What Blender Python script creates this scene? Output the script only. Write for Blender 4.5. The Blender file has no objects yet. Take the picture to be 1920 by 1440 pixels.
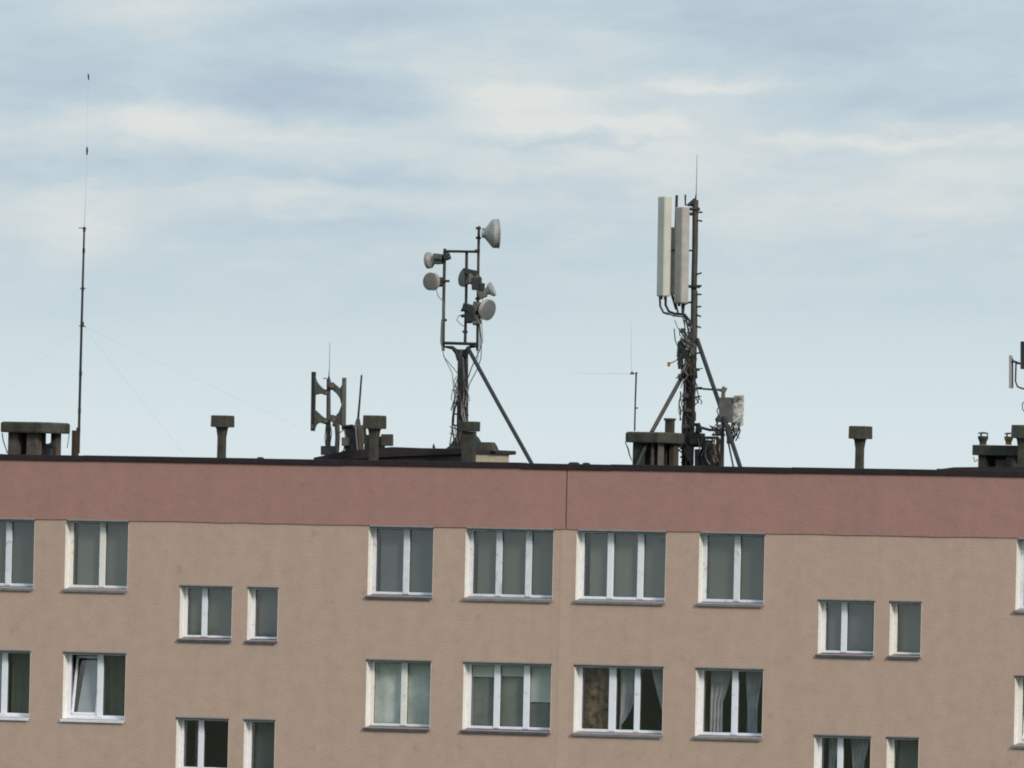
import bpy, bmesh, math, random
from mathutils import Vector, Matrix
random.seed(11)
sc = bpy.context.scene
R_ = math.radians
def s2l(c):
    return tuple(((v/255)/12.92 if v/255 <= .04045 else ((v/255+.055)/1.055)**2.4) for v in c)

# ------------------------------------------------------------------ camera
F_PX, TH, EL, ROLL, DIST, Z0 = 23000.0, R_(26), 0.0176, 0.0225, 250.0, 17.65
fw = Vector((-math.sin(TH)*math.cos(EL), math.cos(TH)*math.cos(EL), math.sin(EL)))
r0 = Vector((math.cos(TH), math.sin(TH), 0)); u0 = r0.cross(fw)
RT = r0*math.cos(ROLL)+u0*math.sin(ROLL); UP = u0*math.cos(ROLL)-r0*math.sin(ROLL)
CAM = Vector((0, 0, Z0))-fw*DIST
cd = bpy.data.cameras.new("camera"); cam = bpy.data.objects.new("camera", cd)
sc.collection.objects.link(cam)
cd.sensor_width = 36; cd.lens = F_PX/1920*36; cd.clip_start = 1; cd.clip_end = 20000
cam.matrix_world = Matrix(((RT.x, UP.x, -fw.x, CAM.x), (RT.y, UP.y, -fw.y, CAM.y), (RT.z, UP.z, -fw.z, CAM.z), (0, 0, 0, 1)))
sc.camera = cam
sc.view_settings.view_transform = 'Standard'; sc.view_settings.look = 'None'
sc.view_settings.exposure = 0; sc.view_settings.gamma = 1
sc.cycles.filter_width = 1.9
sc.cycles.max_bounces = 6; sc.cycles.transparent_max_bounces = 12

# ------------------------------------------------------------------ light
SUN_DIR = Vector((0.78, -0.46, 0.48)).normalized()
sl = bpy.data.lights.new("sun", 'SUN'); sl.energy = 2.5; sl.angle = R_(12); sl.color = (1, .87, .72)
so = bpy.data.objects.new("sun", sl); sc.collection.objects.link(so)
so.rotation_euler = SUN_DIR.to_track_quat('Z', 'Y').to_euler()

# ------------------------------------------------------------------ sky (clouds laid out by azimuth and elevation)
SKY_S = 0.1
w = bpy.data.worlds.new("World"); sc.world = w; w.use_nodes = True
nt = w.node_tree; N = nt.nodes; L = nt.links; N.clear()
def lk(a, b): L.new(a, b)
def M(op, a, b=None, c=None, clamp=False):
    n = N.new('ShaderNodeMath'); n.operation = op; n.use_clamp = clamp
    for i, v in enumerate((a, b, c)):
        if v is None: continue
        if isinstance(v, (int, float)): n.inputs[i].default_value = v
        else: lk(v, n.inputs[i])
    return n.outputs[0]
def mixc(f, a, b):
    n = N.new('ShaderNodeMix'); n.data_type = 'RGBA'
    for s, v in ((0, f), (6, a), (7, b)):
        if isinstance(v, (int, float)): n.inputs[s].default_value = v
        elif isinstance(v, tuple): n.inputs[s].default_value = (*v, 1)
        else: lk(v, n.inputs[s])
    return n.outputs[2]
def sstep(v, lo, hi, o0=0.0, o1=1.0):
    n = N.new('ShaderNodeMapRange'); n.interpolation_type = 'SMOOTHSTEP'
    lk(v, n.inputs[0]); n.inputs[1].default_value = lo; n.inputs[2].default_value = hi
    n.inputs[3].default_value = o0; n.inputs[4].default_value = o1
    return n.outputs[0]
tc = N.new('ShaderNodeTexCoord'); sp = N.new('ShaderNodeSeparateXYZ'); lk(tc.outputs['Generated'], sp.inputs[0])
az = M('ARCTAN2', sp.outputs[0], sp.outputs[1]); el = M('ARCSINE', sp.outputs[2])
ua = M('MULTIPLY', M('ADD', az, TH), F_PX); va = M('MULTIPLY', M('SUBTRACT', el, EL), F_PX)
X = M('ADD', M('MULTIPLY_ADD', va, ROLL, ua), 960)             # about one unit = 1/30000 radian
Y = M('SUBTRACT', 720, M('MULTIPLY_ADD', ua, -ROLL, va))
def noise(sx, sy, detail, off, rough=.55):
    c = N.new('ShaderNodeCombineXYZ'); lk(M('MULTIPLY', X, 1/sx), c.inputs[0]); lk(M('MULTIPLY', Y, 1/sy), c.inputs[1]); c.inputs[2].default_value = off
    n = N.new('ShaderNodeTexNoise'); n.inputs['Scale'].default_value = 1; n.inputs['Detail'].default_value = detail; n.inputs['Roughness'].default_value = rough
    lk(c.outputs[0], n.inputs['Vector']); return n.outputs[0]
wx = M('MULTIPLY', M('SUBTRACT', noise(170, 90, 4, 3.1), .5), 130)
wy = M('MULTIPLY', M('SUBTRACT', noise(190, 80, 5, 7.7, .6), .5), 120)
Xw = M('ADD', X, wx); Yw = M('ADD', Y, wy)
BL = [(300, 228, 150, 42, .62), (270, 195, 60, 30, .25), (600, 262, 260, 36, .48), (960, 192, 120, 40, .85), (1120, 236, 170, 16, .6), (1330, 160, 120, 16, .65),
      (1250, 238, 70, 24, .55), (800, 140, 150, 40, .45), (730, 70, 120, 30, .4), (1650, 264, 420, 17, .55), (1350, 185, 420, 55, .28), (1250, 90, 200, 40, .2), (1200, 300, 380, 32, .5),
      (160, 420, 110, 70, .5), (500, 362, 230, 34, .45), (280, 30, 200, 60, .3), (900, 400, 140, 34, .3), (1500, 400, 420, 70, .35), (1050, 90, 200, 50, .3),
      (30, 250, 160, 50, .15), (1800, 330, 200, 40, .3),
      (560, 165, 190, 42, -.75), (110, 150, 190, 50, -.45), (640, 30, 200, 40, -.35), (1560, 60, 520, 70, -.55), (1720, 195, 260, 34, -.5), (120, 325, 200, 26, -.45),
      (1120, 266, 240, 8, -.35), (700, 330, 240, 16, -.35), (1780, 420, 220, 26, -.3), (700, 420, 320, 34, -.3), (420, 120, 120, 40, -.3)]
acc = None
for (cx, cy, sx, sy, a) in BL:
    dx = M('MULTIPLY', M('SUBTRACT', Xw, cx), 1/sx); dy = M('MULTIPLY', M('SUBTRACT', Yw, cy), 1/sy)
    g = M('MULTIPLY', M('EXPONENT', M('MULTIPLY', M('MULTIPLY_ADD', dx, dx, M('MULTIPLY', dy, dy)), -1)), a)
    acc = g if acc is None else M('ADD', acc, g)
n1 = M('MULTIPLY', M('SUBTRACT', noise(520, 110, 6, 1.3), .5), .85)
n2 = M('MULTIPLY', M('SUBTRACT', noise(110, 38, 7, 5.3, .66), .5), .46)
t = M('ADD', M('MULTIPLY_ADD', acc, .66, .46), M('ADD', n1, n2), clamp=True)
cr = N.new('ShaderNodeValToRGB'); lk(t, cr.inputs[0])
e = cr.color_ramp.elements; e[0].position = .02; e[0].color = (*s2l((177, 194, 211)), 1); e[1].position = .95; e[1].color = (*s2l((222, 226, 225)), 1)
m_ = cr.color_ramp.elements.new(.45); m_.color = (*s2l((194, 210, 219)), 1)
gr = N.new('ShaderNodeValToRGB'); lk(sstep(Y, 300, 900), gr.inputs[0]); gr.color_ramp.interpolation = 'LINEAR'
e = gr.color_ramp.elements; e[0].position = 0; e[0].color = (*s2l((198, 216, 222)), 1); e[1].position = 1; e[1].color = (*s2l((217, 230, 236)), 1)
m_ = gr.color_ramp.elements.new(.42); m_.color = (*s2l((197, 216, 223)), 1)
low = mixc(M('MULTIPLY', M('ADD', n1, .5), .55, clamp=True), gr.outputs[0], s2l((214, 225, 228)))
skyc = mixc(sstep(Yw, 380, 680), cr.outputs[0], low)
# higher up (well above the picture) the cover thins and unseen cloud is brightened to light the facade
sk = N.new('ShaderNodeTexSky'); sk.sky_type = 'NISHITA'; sk.sun_disc = False
sk.sun_elevation = math.asin(SUN_DIR.z); sk.sun_rotation = math.atan2(SUN_DIR.x, SUN_DIR.y)
vm = N.new('ShaderNodeVectorMath'); vm.operation = 'SCALE'; lk(skyc, vm.inputs[0]); vm.inputs['Scale'].default_value = 1/SKY_S
cover = sstep(el, .12, .9, .96, .55)
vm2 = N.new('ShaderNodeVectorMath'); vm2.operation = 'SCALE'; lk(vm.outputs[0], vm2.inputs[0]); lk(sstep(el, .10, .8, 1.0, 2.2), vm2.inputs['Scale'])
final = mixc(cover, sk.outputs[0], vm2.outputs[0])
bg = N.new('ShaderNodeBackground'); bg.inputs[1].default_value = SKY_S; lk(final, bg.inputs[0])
wo = N.new('ShaderNodeOutputWorld'); lk(bg.outputs[0], wo.inputs[0])

# ------------------------------------------------------------------ materials
MATS = {}
def mat(name, col, rough=.8, metal=0, var=.12, scale=3.0, bump=0, bscale=None, streak=0, col2=None, spots=None):
    m = bpy.data.materials.new(name); m.use_nodes = True; t = m.node_tree; n = t.nodes; b = n['Principled BSDF']
    b.inputs['Roughness'].default_value = rough; b.inputs['Metallic'].default_value = metal
    co = n.new('ShaderNodeTexCoord')
    nz = n.new('ShaderNodeTexNoise'); nz.inputs['Scale'].default_value = scale; nz.inputs['Detail'].default_value = 6; nz.inputs['Roughness'].default_value = .62
    t.links.new(co.outputs['Object'], nz.inputs['Vector'])
    rp = n.new('ShaderNodeValToRGB'); rp.color_ramp.elements[0].position = .32; rp.color_ramp.elements[1].position = .68
    a = tuple(max(0, c*(1-var)) for c in col); z = col2 if col2 else tuple(min(1, c*(1+var)) for c in col)
    rp.color_ramp.elements[0].color = (*a, 1); rp.color_ramp.elements[1].color = (*z, 1)
    t.links.new(nz.outputs[0], rp.inputs[0]); out = rp.outputs[0]
    if streak:
        mp = n.new('ShaderNodeMapping'); mp.inputs['Scale'].default_value = (2.2, 2.2, .16); t.links.new(co.outputs['Object'], mp.inputs[0])
        n2 = n.new('ShaderNodeTexNoise'); n2.inputs['Scale'].default_value = 1.1; n2.inputs['Detail'].default_value = 5; t.links.new(mp.outputs[0], n2.inputs['Vector'])
        r2 = n.new('ShaderNodeMapRange'); r2.inputs[1].default_value = .35; r2.inputs[2].default_value = .7; r2.inputs[3].default_value = 1-streak; r2.inputs[4].default_value = 1+streak*.6
        t.links.new(n2.outputs[0], r2.inputs[0])
        v = n.new('ShaderNodeVectorMath'); v.operation = 'SCALE'; t.links.new(out, v.inputs[0]); t.links.new(r2.outputs[0], v.inputs['Scale']); out = v.outputs[0]
    if spots:   # small dirt marks: (scale, threshold, darkness)
        n3 = n.new('ShaderNodeTexNoise'); n3.inputs['Scale'].default_value = spots[0]; n3.inputs['Detail'].default_value = 3; t.links.new(co.outputs['Object'], n3.inputs['Vector'])
        r3 = n.new('ShaderNodeMapRange'); r3.inputs[1].default_value = spots[1]; r3.inputs[2].default_value = spots[1]+.1; r3.inputs[3].default_value = 1; r3.inputs[4].default_value = 1-spots[2]
        t.links.new(n3.outputs[0], r3.inputs[0])
        v = n.new('ShaderNodeVectorMath'); v.operation = 'SCALE'; t.links.new(out, v.inputs[0]); t.links.new(r3.outputs[0], v.inputs['Scale']); out = v.outputs[0]
    t.links.new(out, b.inputs['Base Color'])
    if bump:
        nb = n.new('ShaderNodeTexNoise'); nb.inputs['Scale'].default_value = bscale or scale*4; nb.inputs['Detail'].default_value = 4; t.links.new(co.outputs['Object'], nb.inputs['Vector'])
        bn = n.new('ShaderNodeBump'); bn.inputs['Strength'].default_value = bump; bn.inputs['Distance'].default_value = .02
        t.links.new(nb.outputs[0], bn.inputs['Height']); t.links.new(bn.outputs[0], b.inputs['Normal'])
    MATS[name] = m; return m
WALL = mat('tan_render', (.447, .323, .262), .92, var=.06, scale=3.5, bump=.35, bscale=22, streak=.035, spots=(2.6, .64, .12))
PINK = mat('pink_render', (.342, .190, .166), .92, var=.06, scale=3.4, bump=.35, bscale=22, streak=.035, spots=(2.2, .66, .10))
COVER = mat('joint_strip', (.46, .335, .272), .9, var=.05, scale=6, bump=.2)
FLASH = mat('maroon_metal', (.020, .009, .011), .55, .2, var=.35, scale=2.5, bump=.3, bscale=6)
FELT = mat('roof_felt', (.022, .017, .018), .95, var=.3, scale=3, bump=.5)
CONC = mat('weathered_concrete', (.048, .048, .036), .95, var=.38, scale=5, bump=.6, bscale=14, streak=.3)
CONC2 = mat('mossy_concrete', (.032, .036, .026), .95, var=.4, scale=6, bump=.6, bscale=14)
PIER = mat('stained_plaster', (.075, .065, .052), .95, var=.4, scale=5, bump=.4, streak=.4)
BRICKD = mat('dark_brick', (.018, .016, .015), .95, var=.4, scale=7, bump=.5)  # near-black tone for inner piers, flue, joint and a cabinet
CREAM = mat('cream_plaster', (.36, .33, .24), .9, var=.15, scale=6, bump=.3)
PVC = mat('white_pvc', (.76, .79, .86), .35, var=.04, scale=6, spots=(9, .62, .22))
PVC_B = mat('white_pvc_grey', (.66, .70, .76), .45, var=.10, scale=4, spots=(7, .58, .3))
PVC_C = mat('white_pvc_warm', (.74, .73, .70), .4, var=.06, scale=5, spots=(9, .6, .25))
REVEAL = mat('white_reveal', (.78, .76, .74), .8, var=.06, scale=7, bump=.2, spots=(11, .6, .2))
SILLG = mat('grey_sheet_sill', (.20, .205, .22), .5, .3, var=.22, scale=5)
SILLW = mat('white_sheet_sill', (.66, .68, .74), .5, 0, var=.1, scale=5)
SILLD = mat('dark_sheet_sill', (.09, .09, .115), .5, .3, var=.3, scale=5)
LINTD = mat('dark_soffit_shade', (.035, .042, .055), .6, var=.3, scale=8)  # dark strip under the lintel: soffit shade put in as colour
LINTL = mat('pale_halo_line', (.27, .25, .24), .8, var=.12, scale=8)  # pale strip above it: a bright sharpening halo put in as colour
ROOM = mat('dim_room', (.10, .09, .08), .95, var=.3, scale=2)
STEEL = mat('galvanised_steel', (.055, .051, .044), .6, .3, var=.3, scale=9)
STEELD = mat('dark_steel', (.024, .025, .026), .6, .3, var=.35, scale=9)
RUST = mat('rusty_steel', (.06, .034, .02), .8, .2, var=.5, scale=10, bump=.3)
CABLE = mat('black_cable', (.018, .017, .017), .6, var=.3, scale=12)
CABLEG = mat('grey_cable', (.16, .155, .15), .6, var=.3, scale=12)
PANEL = mat('panel_grey', (.47, .47, .42), .55, var=.06, scale=3, streak=.05)
PANELD = mat('panel_worn', (.34, .32, .30), .6, var=.12, scale=5)
PANELS = mat('speckled_panel', (.25, .25, .22), .6, var=.55, scale=14, col2=(.7, .7, .66))
DISH = mat('dish_grey', (.27, .27, .265), .5, var=.3, scale=6, spots=(8, .58, .3))
RADOME = mat('radome_taupe', (.15, .145, .13), .7, var=.1, scale=6)
RADOMED = mat('radome_slate', (.13, .135, .14), .7, var=.18, scale=8)
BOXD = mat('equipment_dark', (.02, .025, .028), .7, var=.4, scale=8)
BOXG = mat('equipment_grey', (.10, .098, .088), .7, var=.3, scale=8)
ORANGE = mat('terracotta', (.22, .13, .05), .9, var=.3, scale=8)
TARP = mat('green_tarpaulin', (.016, .024, .018), .8, var=.4, scale=7, bump=.6)
GRASS = mat('grass_ground', (.055, .075, .03), 1, var=.4, scale=.05)
ASPH = mat('asphalt', (.05, .05, .05), .95, var=.2, scale=.4)
def fabric(name, col, trans=.35, var=.15, scale=4, streak=0, col2=None):
    m = mat(name, col, .95, var=var, scale=scale, streak=streak, col2=col2)
    return m
BLIND_G = fabric('blind_grey_green', (.115, .128, .105), var=.10, scale=1.4)
BLIND_B = fabric('blind_slate', (.115, .128, .132), var=.12, scale=1.3)
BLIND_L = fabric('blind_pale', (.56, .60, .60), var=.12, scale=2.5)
BLIND_C = fabric('blind_taupe', (.15, .158, .138), var=.12, scale=1.2)
BLIND_P = fabric('blind_grey', (.20, .22, .225), var=.2, scale=1.8)
SASHREFL = fabric('sash_reflection_grey', (.33, .34, .38), var=.1, scale=2)
NET = fabric('net_curtain_pale', (.56, .62, .64), var=.24, scale=2.6)
DRAPE = fabric('drape_white', (.34, .35, .40), var=.3, scale=3)
DRAPEB = fabric('drape_brown_lace', (.02, .010, .006), var=.4, scale=6.5, col2=(.26, .19, .14))
def glass(name, tint, refl):
    m = bpy.data.materials.new(name); m.use_nodes = True; t = m.node_tree; n = t.nodes; n.remove(n['Principled BSDF'])
    tr = n.new('ShaderNodeBsdfTransparent'); tr.inputs[0].default_value = (*tint, 1)
    gl = n.new('ShaderNodeBsdfGlossy'); gl.inputs['Roughness'].default_value = .02; gl.inputs['Color'].default_value = (1, .97, .93, 1)
    ge = n.new('ShaderNodeNewGeometry'); dt = n.new('ShaderNodeVectorMath'); dt.operation = 'DOT_PRODUCT'
    t.links.new(ge.outputs['Incoming'], dt.inputs[0]); t.links.new(ge.outputs['Normal'], dt.inputs[1])
    def mm(op, a, b):
        k = n.new('ShaderNodeMath'); k.operation = op
        for q, v in enumerate((a, b)):
            if isinstance(v, (int, float)): k.inputs[q].default_value = v
            else: t.links.new(v, k.inputs[q])
        return k.outputs[0]
    ca = mm('ABSOLUTE', dt.outputs['Value'], 0)
    fre = mm('ADD', mm('MULTIPLY', mm('POWER', mm('SUBTRACT', 1, ca), 5), 1-refl), refl)   # Schlick, the same from both sides
    co = n.new('ShaderNodeTexCoord'); nz = n.new('ShaderNodeTexNoise'); nz.inputs['Scale'].default_value = 1.1; t.links.new(co.outputs['Object'], nz.inputs['Vector'])
    bn = n.new('ShaderNodeBump'); bn.inputs['Strength'].default_value = .03; bn.inputs['Distance'].default_value = .02
    t.links.new(nz.outputs[0], bn.inputs['Height']); t.links.new(bn.outputs[0], gl.inputs['Normal'])
    mx = n.new('ShaderNodeMixShader'); t.links.new(fre, mx.inputs[0]); t.links.new(tr.outputs[0], mx.inputs[1]); t.links.new(gl.outputs[0], mx.inputs[2])
    t.links.new(mx.outputs[0], n['Material Output'].inputs[0]); return m
GLASS = glass('window_glass', (.86, .87, .84), .11)

# ------------------------------------------------------------------ helpers
def at(px, py, Yd=0.0):
    d = fw + RT*((px-960)/F_PX) - UP*((py-720)/F_PX)
    k = (Yd-CAM.y)/d.y
    return CAM+d*k
PX = DIST/F_PX       # metres that one photo pixel spans at the building
class MB:
    def __init__(s): s.bm = bmesh.new(); s.mi = 0
    def _f(s, vs):
        try: f = s.bm.faces.new(vs); f.material_index = s.mi; return f
        except ValueError: return None
    def box(s, a, b, bev=0.0, taper=None):
        x0, y0, z0 = (min(a[i], b[i]) for i in range(3)); x1, y1, z1 = (max(a[i], b[i]) for i in range(3))
        v = [s.bm.verts.new(p) for p in ((x0, y0, z0), (x1, y0, z0), (x1, y1, z0), (x0, y1, z0), (x0, y0, z1), (x1, y0, z1), (x1, y1, z1), (x0, y1, z1))]
        fs = [s._f([v[i] for i in q]) for q in ((3, 2, 1, 0), (4, 5, 6, 7), (0, 1, 5, 4), (1, 2, 6, 5), (2, 3, 7, 6), (3, 0, 4, 7))]
        if bev: 
            es = {e for f in fs for e in f.edges}
            r = bmesh.ops.bevel(s.bm, geom=list(es), offset=bev, segments=1, affect='EDGES')
            for f in r['faces']: f.material_index = s.mi
        return s
    def obox(s, c, size, rot):      # oriented box, rot = Matrix 3x3
        c = Vector(c); h = [x/2 for x in size]; v = []
        for p in ((-1, -1, -1), (1, -1, -1), (1, 1, -1), (-1, 1, -1), (-1, -1, 1), (1, -1, 1), (1, 1, 1), (-1, 1, 1)):
            v.append(s.bm.verts.new(c+rot@Vector((p[0]*h[0], p[1]*h[1], p[2]*h[2]))))
        fs = [s._f([v[i] for i in q]) for q in ((3, 2, 1, 0), (4, 5, 6, 7), (0, 1, 5, 4), (1, 2, 6, 5), (2, 3, 7, 6), (3, 0, 4, 7))]
        es = {e for f in fs for e in f.edges}
        r = bmesh.ops.bevel(s.bm, geom=list(es), offset=min(size)*.12, segments=1, affect='EDGES')
        for f in r['faces']: f.material_index = s.mi
        return s
    def tube(s, pts, r, n=8, caps=True):
        pts = [Vector(p) for p in pts]; rs = r if isinstance(r, (list, tuple)) else [r]*len(pts)
        rings = []; nrm = None
        for i, p in enumerate(pts):
            d = (pts[min(i+1, len(pts)-1)]-pts[max(i-1, 0)]).normalized()
            if nrm is None:
                nrm = d.orthogonal().normalized()
            else:
                nrm = (nrm-d*nrm.dot(d)); nrm = nrm.normalized() if nrm.length > 1e-6 else d.orthogonal().normalized()
            bi = d.cross(nrm)
            rings.append([s.bm.verts.new(p+(nrm*math.cos(2*math.pi*k/n)+bi*math.sin(2*math.pi*k/n))*rs[i]) for k in range(n)])
        for a, b in zip(rings, rings[1:]):
            for k in range(n): s._f((a[k], a[(k+1) % n], b[(k+1) % n], b[k]))
        if caps: s._f(rings[0][::-1]); s._f(rings[-1])
        return s
    def lathe(s, o, axis, prof, n=24, cap0=True, cap1=True):   # prof: (distance along axis, radius)
        o = Vector(o); ax = Vector(axis).normalized(); a = ax.orthogonal().normalized(); b = ax.cross(a); rings = []
        for (h, r) in prof:
            rings.append([s.bm.verts.new(o+ax*h+(a*math.cos(2*math.pi*k/n)+b*math.sin(2*math.pi*k/n))*max(r, 1e-4)) for k in range(n)])
        for p, q in zip(rings, rings[1:]):
            for k in range(n): s._f((p[k], p[(k+1) % n], q[(k+1) % n], q[k]))
        if cap0: s._f(rings[0][::-1])
        if cap1: s._f(rings[-1])
        return s
    def loft(s, secs):             # list of (z, x0, x1, y0, y1)
        rings = [[s.bm.verts.new((a, c, z)), s.bm.verts.new((b, c, z)), s.bm.verts.new((b, d, z)), s.bm.verts.new((a, d, z))] if False else
                 [s.bm.verts.new(p) for p in ((a, c, z), (b, c, z), (b, d, z), (a, d, z))] for (z, a, b, c, d) in secs]
        for p, q in zip(rings, rings[1:]):
            for k in range(4): s._f((p[k], p[(k+1) % 4], q[(k+1) % 4], q[k]))
        s._f(rings[0][::-1]); s._f(rings[-1]); return s
    def quad(s, *p): s._f([s.bm.verts.new(q) for q in p]); return s
    def prism(s, poly, y0, y1):    # poly of (x,z), extruded along y
        a = [s.bm.verts.new((x, y0, z)) for x, z in poly]; b = [s.bm.verts.new((x, y1, z)) for x, z in poly]
        s._f(a); s._f(b[::-1])
        for i in range(len(poly)): j = (i+1) % len(poly); s._f((a[j], a[i], b[i], b[j]))
        return s
    def build(s, name, mats, parent=None, smooth=False, label=None, origin=None):
        if name != 'pane': bmesh.ops.recalc_face_normals(s.bm, faces=s.bm.faces)
        root = parent
        while root is not None and root.parent: root = root.parent
        off = Vector(origin) if origin is not None else (Vector(root.location) if root else Vector((0, 0, 0)))
        for v in s.bm.verts: v.co -= off
        me = bpy.data.meshes.new(name); s.bm.to_mesh(me); s.bm.free()
        for m in (mats if isinstance(mats, (list, tuple)) else [mats]): me.materials.append(m)
        if smooth:
            for p in me.polygons: p.use_smooth = True
        o = bpy.data.objects.new(name, me); sc.collection.objects.link(o)
        if parent: o.parent = parent
        else: o.location = off
        if label: o['label'] = label
        return o
def thing(name, label, cat, loc=(0, 0, 0), group=None):
    o = bpy.data.objects.new(name, None); sc.collection.objects.link(o); o.location = loc; o.empty_display_size = .2
    o['label'] = label; o['category'] = cat
    if group: o['group'] = group
    return o
def dup(root, loc, label):
    r = root.copy(); sc.collection.objects.link(r); r.location = loc; r['label'] = label
    for ch in list(root.children):
        c = ch.copy(); sc.collection.objects.link(c); c.parent = r
        for g in ch.children:
            d = g.copy(); sc.collection.objects.link(d); d.parent = c
    return r

# ------------------------------------------------------------------ setting: ground
g = MB(); g.quad((-3000, -3000, 0), (3000, -3000, 0), (3000, 6000, 0), (-3000, 6000, 0)).build('ground', GRASS)['kind'] = 'structure'
p_ = MB().box((-70, -5, .004), (70, -2.5, .10)).build('pavement', ASPH); p_['kind'] = 'structure'

# ------------------------------------------------------------------ the apartment building
ZR = at(960, 867.5, -.06).z     # top of the roof edge
BX0, BX1, BY1 = -34.0, 34.0, 11.0
bld = thing('apartment_building', 'long tan apartment block with pink band under its flat roof', 'building', (0, 0, 0))
# window table: left px, right px, top px, bottom px (sill), kind
A_TOP, A_BOT = at(812, 990).z, at(812, 1127).z
def xz(l, r, t, b): return [at(l, (t+b)/2).x, at(r, (t+b)/2).x, at(r, t).z, at(r, b).z]
WIN = [
 ('A', 3, -54, 64, 974, 1108, 2, 'blind', SILLG), ('A', 3, 122, 240, 978, 1110, 2, 'blind', SILLG), ('A', 3, 690, 812, 989, 1126, 2, 'blindb', SILLD),
 ('A', 3, 872, 1037, 993, 1131, 3, 'blind', SILLG), ('A', 3, 1080, 1248, 997, 1134, 3, 'blindt', SILLG), ('A', 3, 1310, 1433, 1001, 1140, 2, 'blind', SILLG),
 ('A', 3, 1905, 2028, 1013, 1153, 2, 'blind', SILLG),
 ('B', 2, -62, 56, 1221, 1353, 2, 'plants', SILLW), ('B', 2, 118, 235, 1225, 1357, 2, 'tilt', SILLW), ('B', 2, 686, 807, 1241, 1374, 2, 'net', SILLD),
 ('B', 2, 868, 1033, 1245, 1379, 3, 'halfblind', SILLD), ('B', 2, 1076, 1243, 1250, 1385, 3, 'lace', SILLG), ('B', 2, 1304, 1430, 1254, 1388, 2, 'drapes', SILLG),
 ('B', 2, 1902, 2025, 1268, 1402, 2, 'tiltr', SILLG),
 ('a', 2, 337, 435, 1099, 1203, 2.5, 'blind', SILLD), ('a', 2, 464, 521, 1101, 1206, 1, 'blindb', SILLD), ('a', 2, 1534, 1639, 1127, 1237, 2.5, 'blindb', SILLD), ('a', 2, 1668, 1727, 1129, 1238, 1, 'blind', SILLD),
 ('b', 2, 330, 428, 1347, 1453, 2.5, 'room', SILLD), ('b', 2, 457, 515, 1350, 1456, 1, 'blindb', SILLD), ('b', 2, 1526, 1632, 1380, 1489, 2.5, 'drapes', SILLD), ('b', 2, 1662, 1722, 1384, 1490, 1, 'blindb', SILLD)]
rows = {}
for wd in WIN: rows.setdefault(wd[0], []).append(xz(*wd[2:6]))
RZ = {k: (sum(v[2] for v in vs)/len(vs), sum(v[3] for v in vs)/len(vs)) for k, vs in rows.items()}
for k, vs in rows.items(): print('row', k, [(round(v[0], 2), round(v[1], 2), round(v[2]-RZ[k][0], 3), round(v[3]-RZ[k][1], 3)) for v in vs], RZ[k])
openings = []
for wd in WIN:
    x0, x1, _, _ = xz(*wd[2:6]); zt, zb = RZ[wd[0]]
    openings.append((x0, x1, zb+.07, zt))
ZBAND = RZ['A'][0]+.02          # lower edge of the pink band
# facade sheet with openings
def sheet(x0, x1, z0, z1, holes, y, name, m, parent):
    xs = sorted({x0, x1, *[h[0] for h in holes], *[h[1] for h in holes]}); zs = sorted({z0, z1, *[h[2] for h in holes], *[h[3] for h in holes]})
    xs = [x for x in xs if x0 <= x <= x1]; zs = [z for z in zs if z0 <= z <= z1]
    b = MB(); V = {}
    def v(i, j):
        if (i, j) not in V: V[i, j] = b.bm.verts.new((xs[i], y, zs[j]))
        return V[i, j]
    for i in range(len(xs)-1):
        for j in range(len(zs)-1):
            cx, cz = (xs[i]+xs[i+1])/2, (zs[j]+zs[j+1])/2
            if any(h[0] < cx < h[1] and h[2] < cz < h[3] for h in holes): continue
            b._f((v(i, j), v(i+1, j), v(i+1, j+1), v(i, j+1)))
    return b
b = sheet(BX0, BX1, 0, ZBAND, openings, 0.0, 'wall', WALL, bld)
b.quad((BX0, 0, 0), (BX0, BY1, 0), (BX0, BY1, ZBAND), (BX0, 0, ZBAND)); b.quad((BX1, 0, 0), (BX1, BY1, 0), (BX1, BY1, ZBAND), (BX1, 0, ZBAND)); b.quad((BX0, BY1, 0), (BX1, BY1, 0), (BX1, BY1, ZBAND), (BX0, BY1, ZBAND))
b.build('wall', WALL, bld)
XJ = at(1063, 930).x
b = MB()
b.box((BX0-.02, -.02, ZBAND), (XJ-.012, BY1+.02, ZR-.10)); b.box((XJ+.012, -.02, ZBAND), (BX1+.02, BY1+.02, ZR-.10))
poly = [(BX0+.01, ZR-.12)]; xx = BX0+.01
while xx < BX1-.02: poly.append((xx, ZBAND-.004+random.uniform(-.010, .008))); xx += random.uniform(.25, .8)
poly += [(BX1-.02, ZBAND-.004), (BX1-.02, ZR-.12)]
lft = [p for p in poly if p[0] <= XJ-.014]; rgt = [p for p in poly if p[0] >= XJ+.014]
b.prism(lft+[(XJ-.013, ZBAND-.004), (XJ-.013, ZR-.12)], -.023, -.0195); b.prism([(XJ+.013, ZR-.12), (XJ+.013, ZBAND-.004)]+rgt, -.023, -.0195)
b.build('attic_band', PINK, bld)
MB().box((XJ-.013, -.012, ZBAND+.28), (XJ+.013, .3, ZR-.10)).build('expansion_joint', BRICKD, bld)
b = MB(); zz = ZBAND-.002
b.box((XJ-.11, -.004, 8), (XJ+.13, .05, zz)); b.build('joint_cover', COVER, bld)
# roof edge flashing, slightly wavy, with lapped joints
b = MB(); x = BX0-.06
while x < BX1+.06:
    x2 = min(x+2.02, BX1+.06); dz = random.uniform(-.009, .009)
    b.box((x, -.06-random.uniform(0, .004), ZR-.115+dz), (x2-.004, .24, ZR+dz*.8), bev=.006); x = x2
b.build('roof_flashing', FLASH, bld)
MB().box((BX0, .2, ZR-.25), (BX1, BY1, ZR-.045)).build('roof', FELT, bld)

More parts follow.
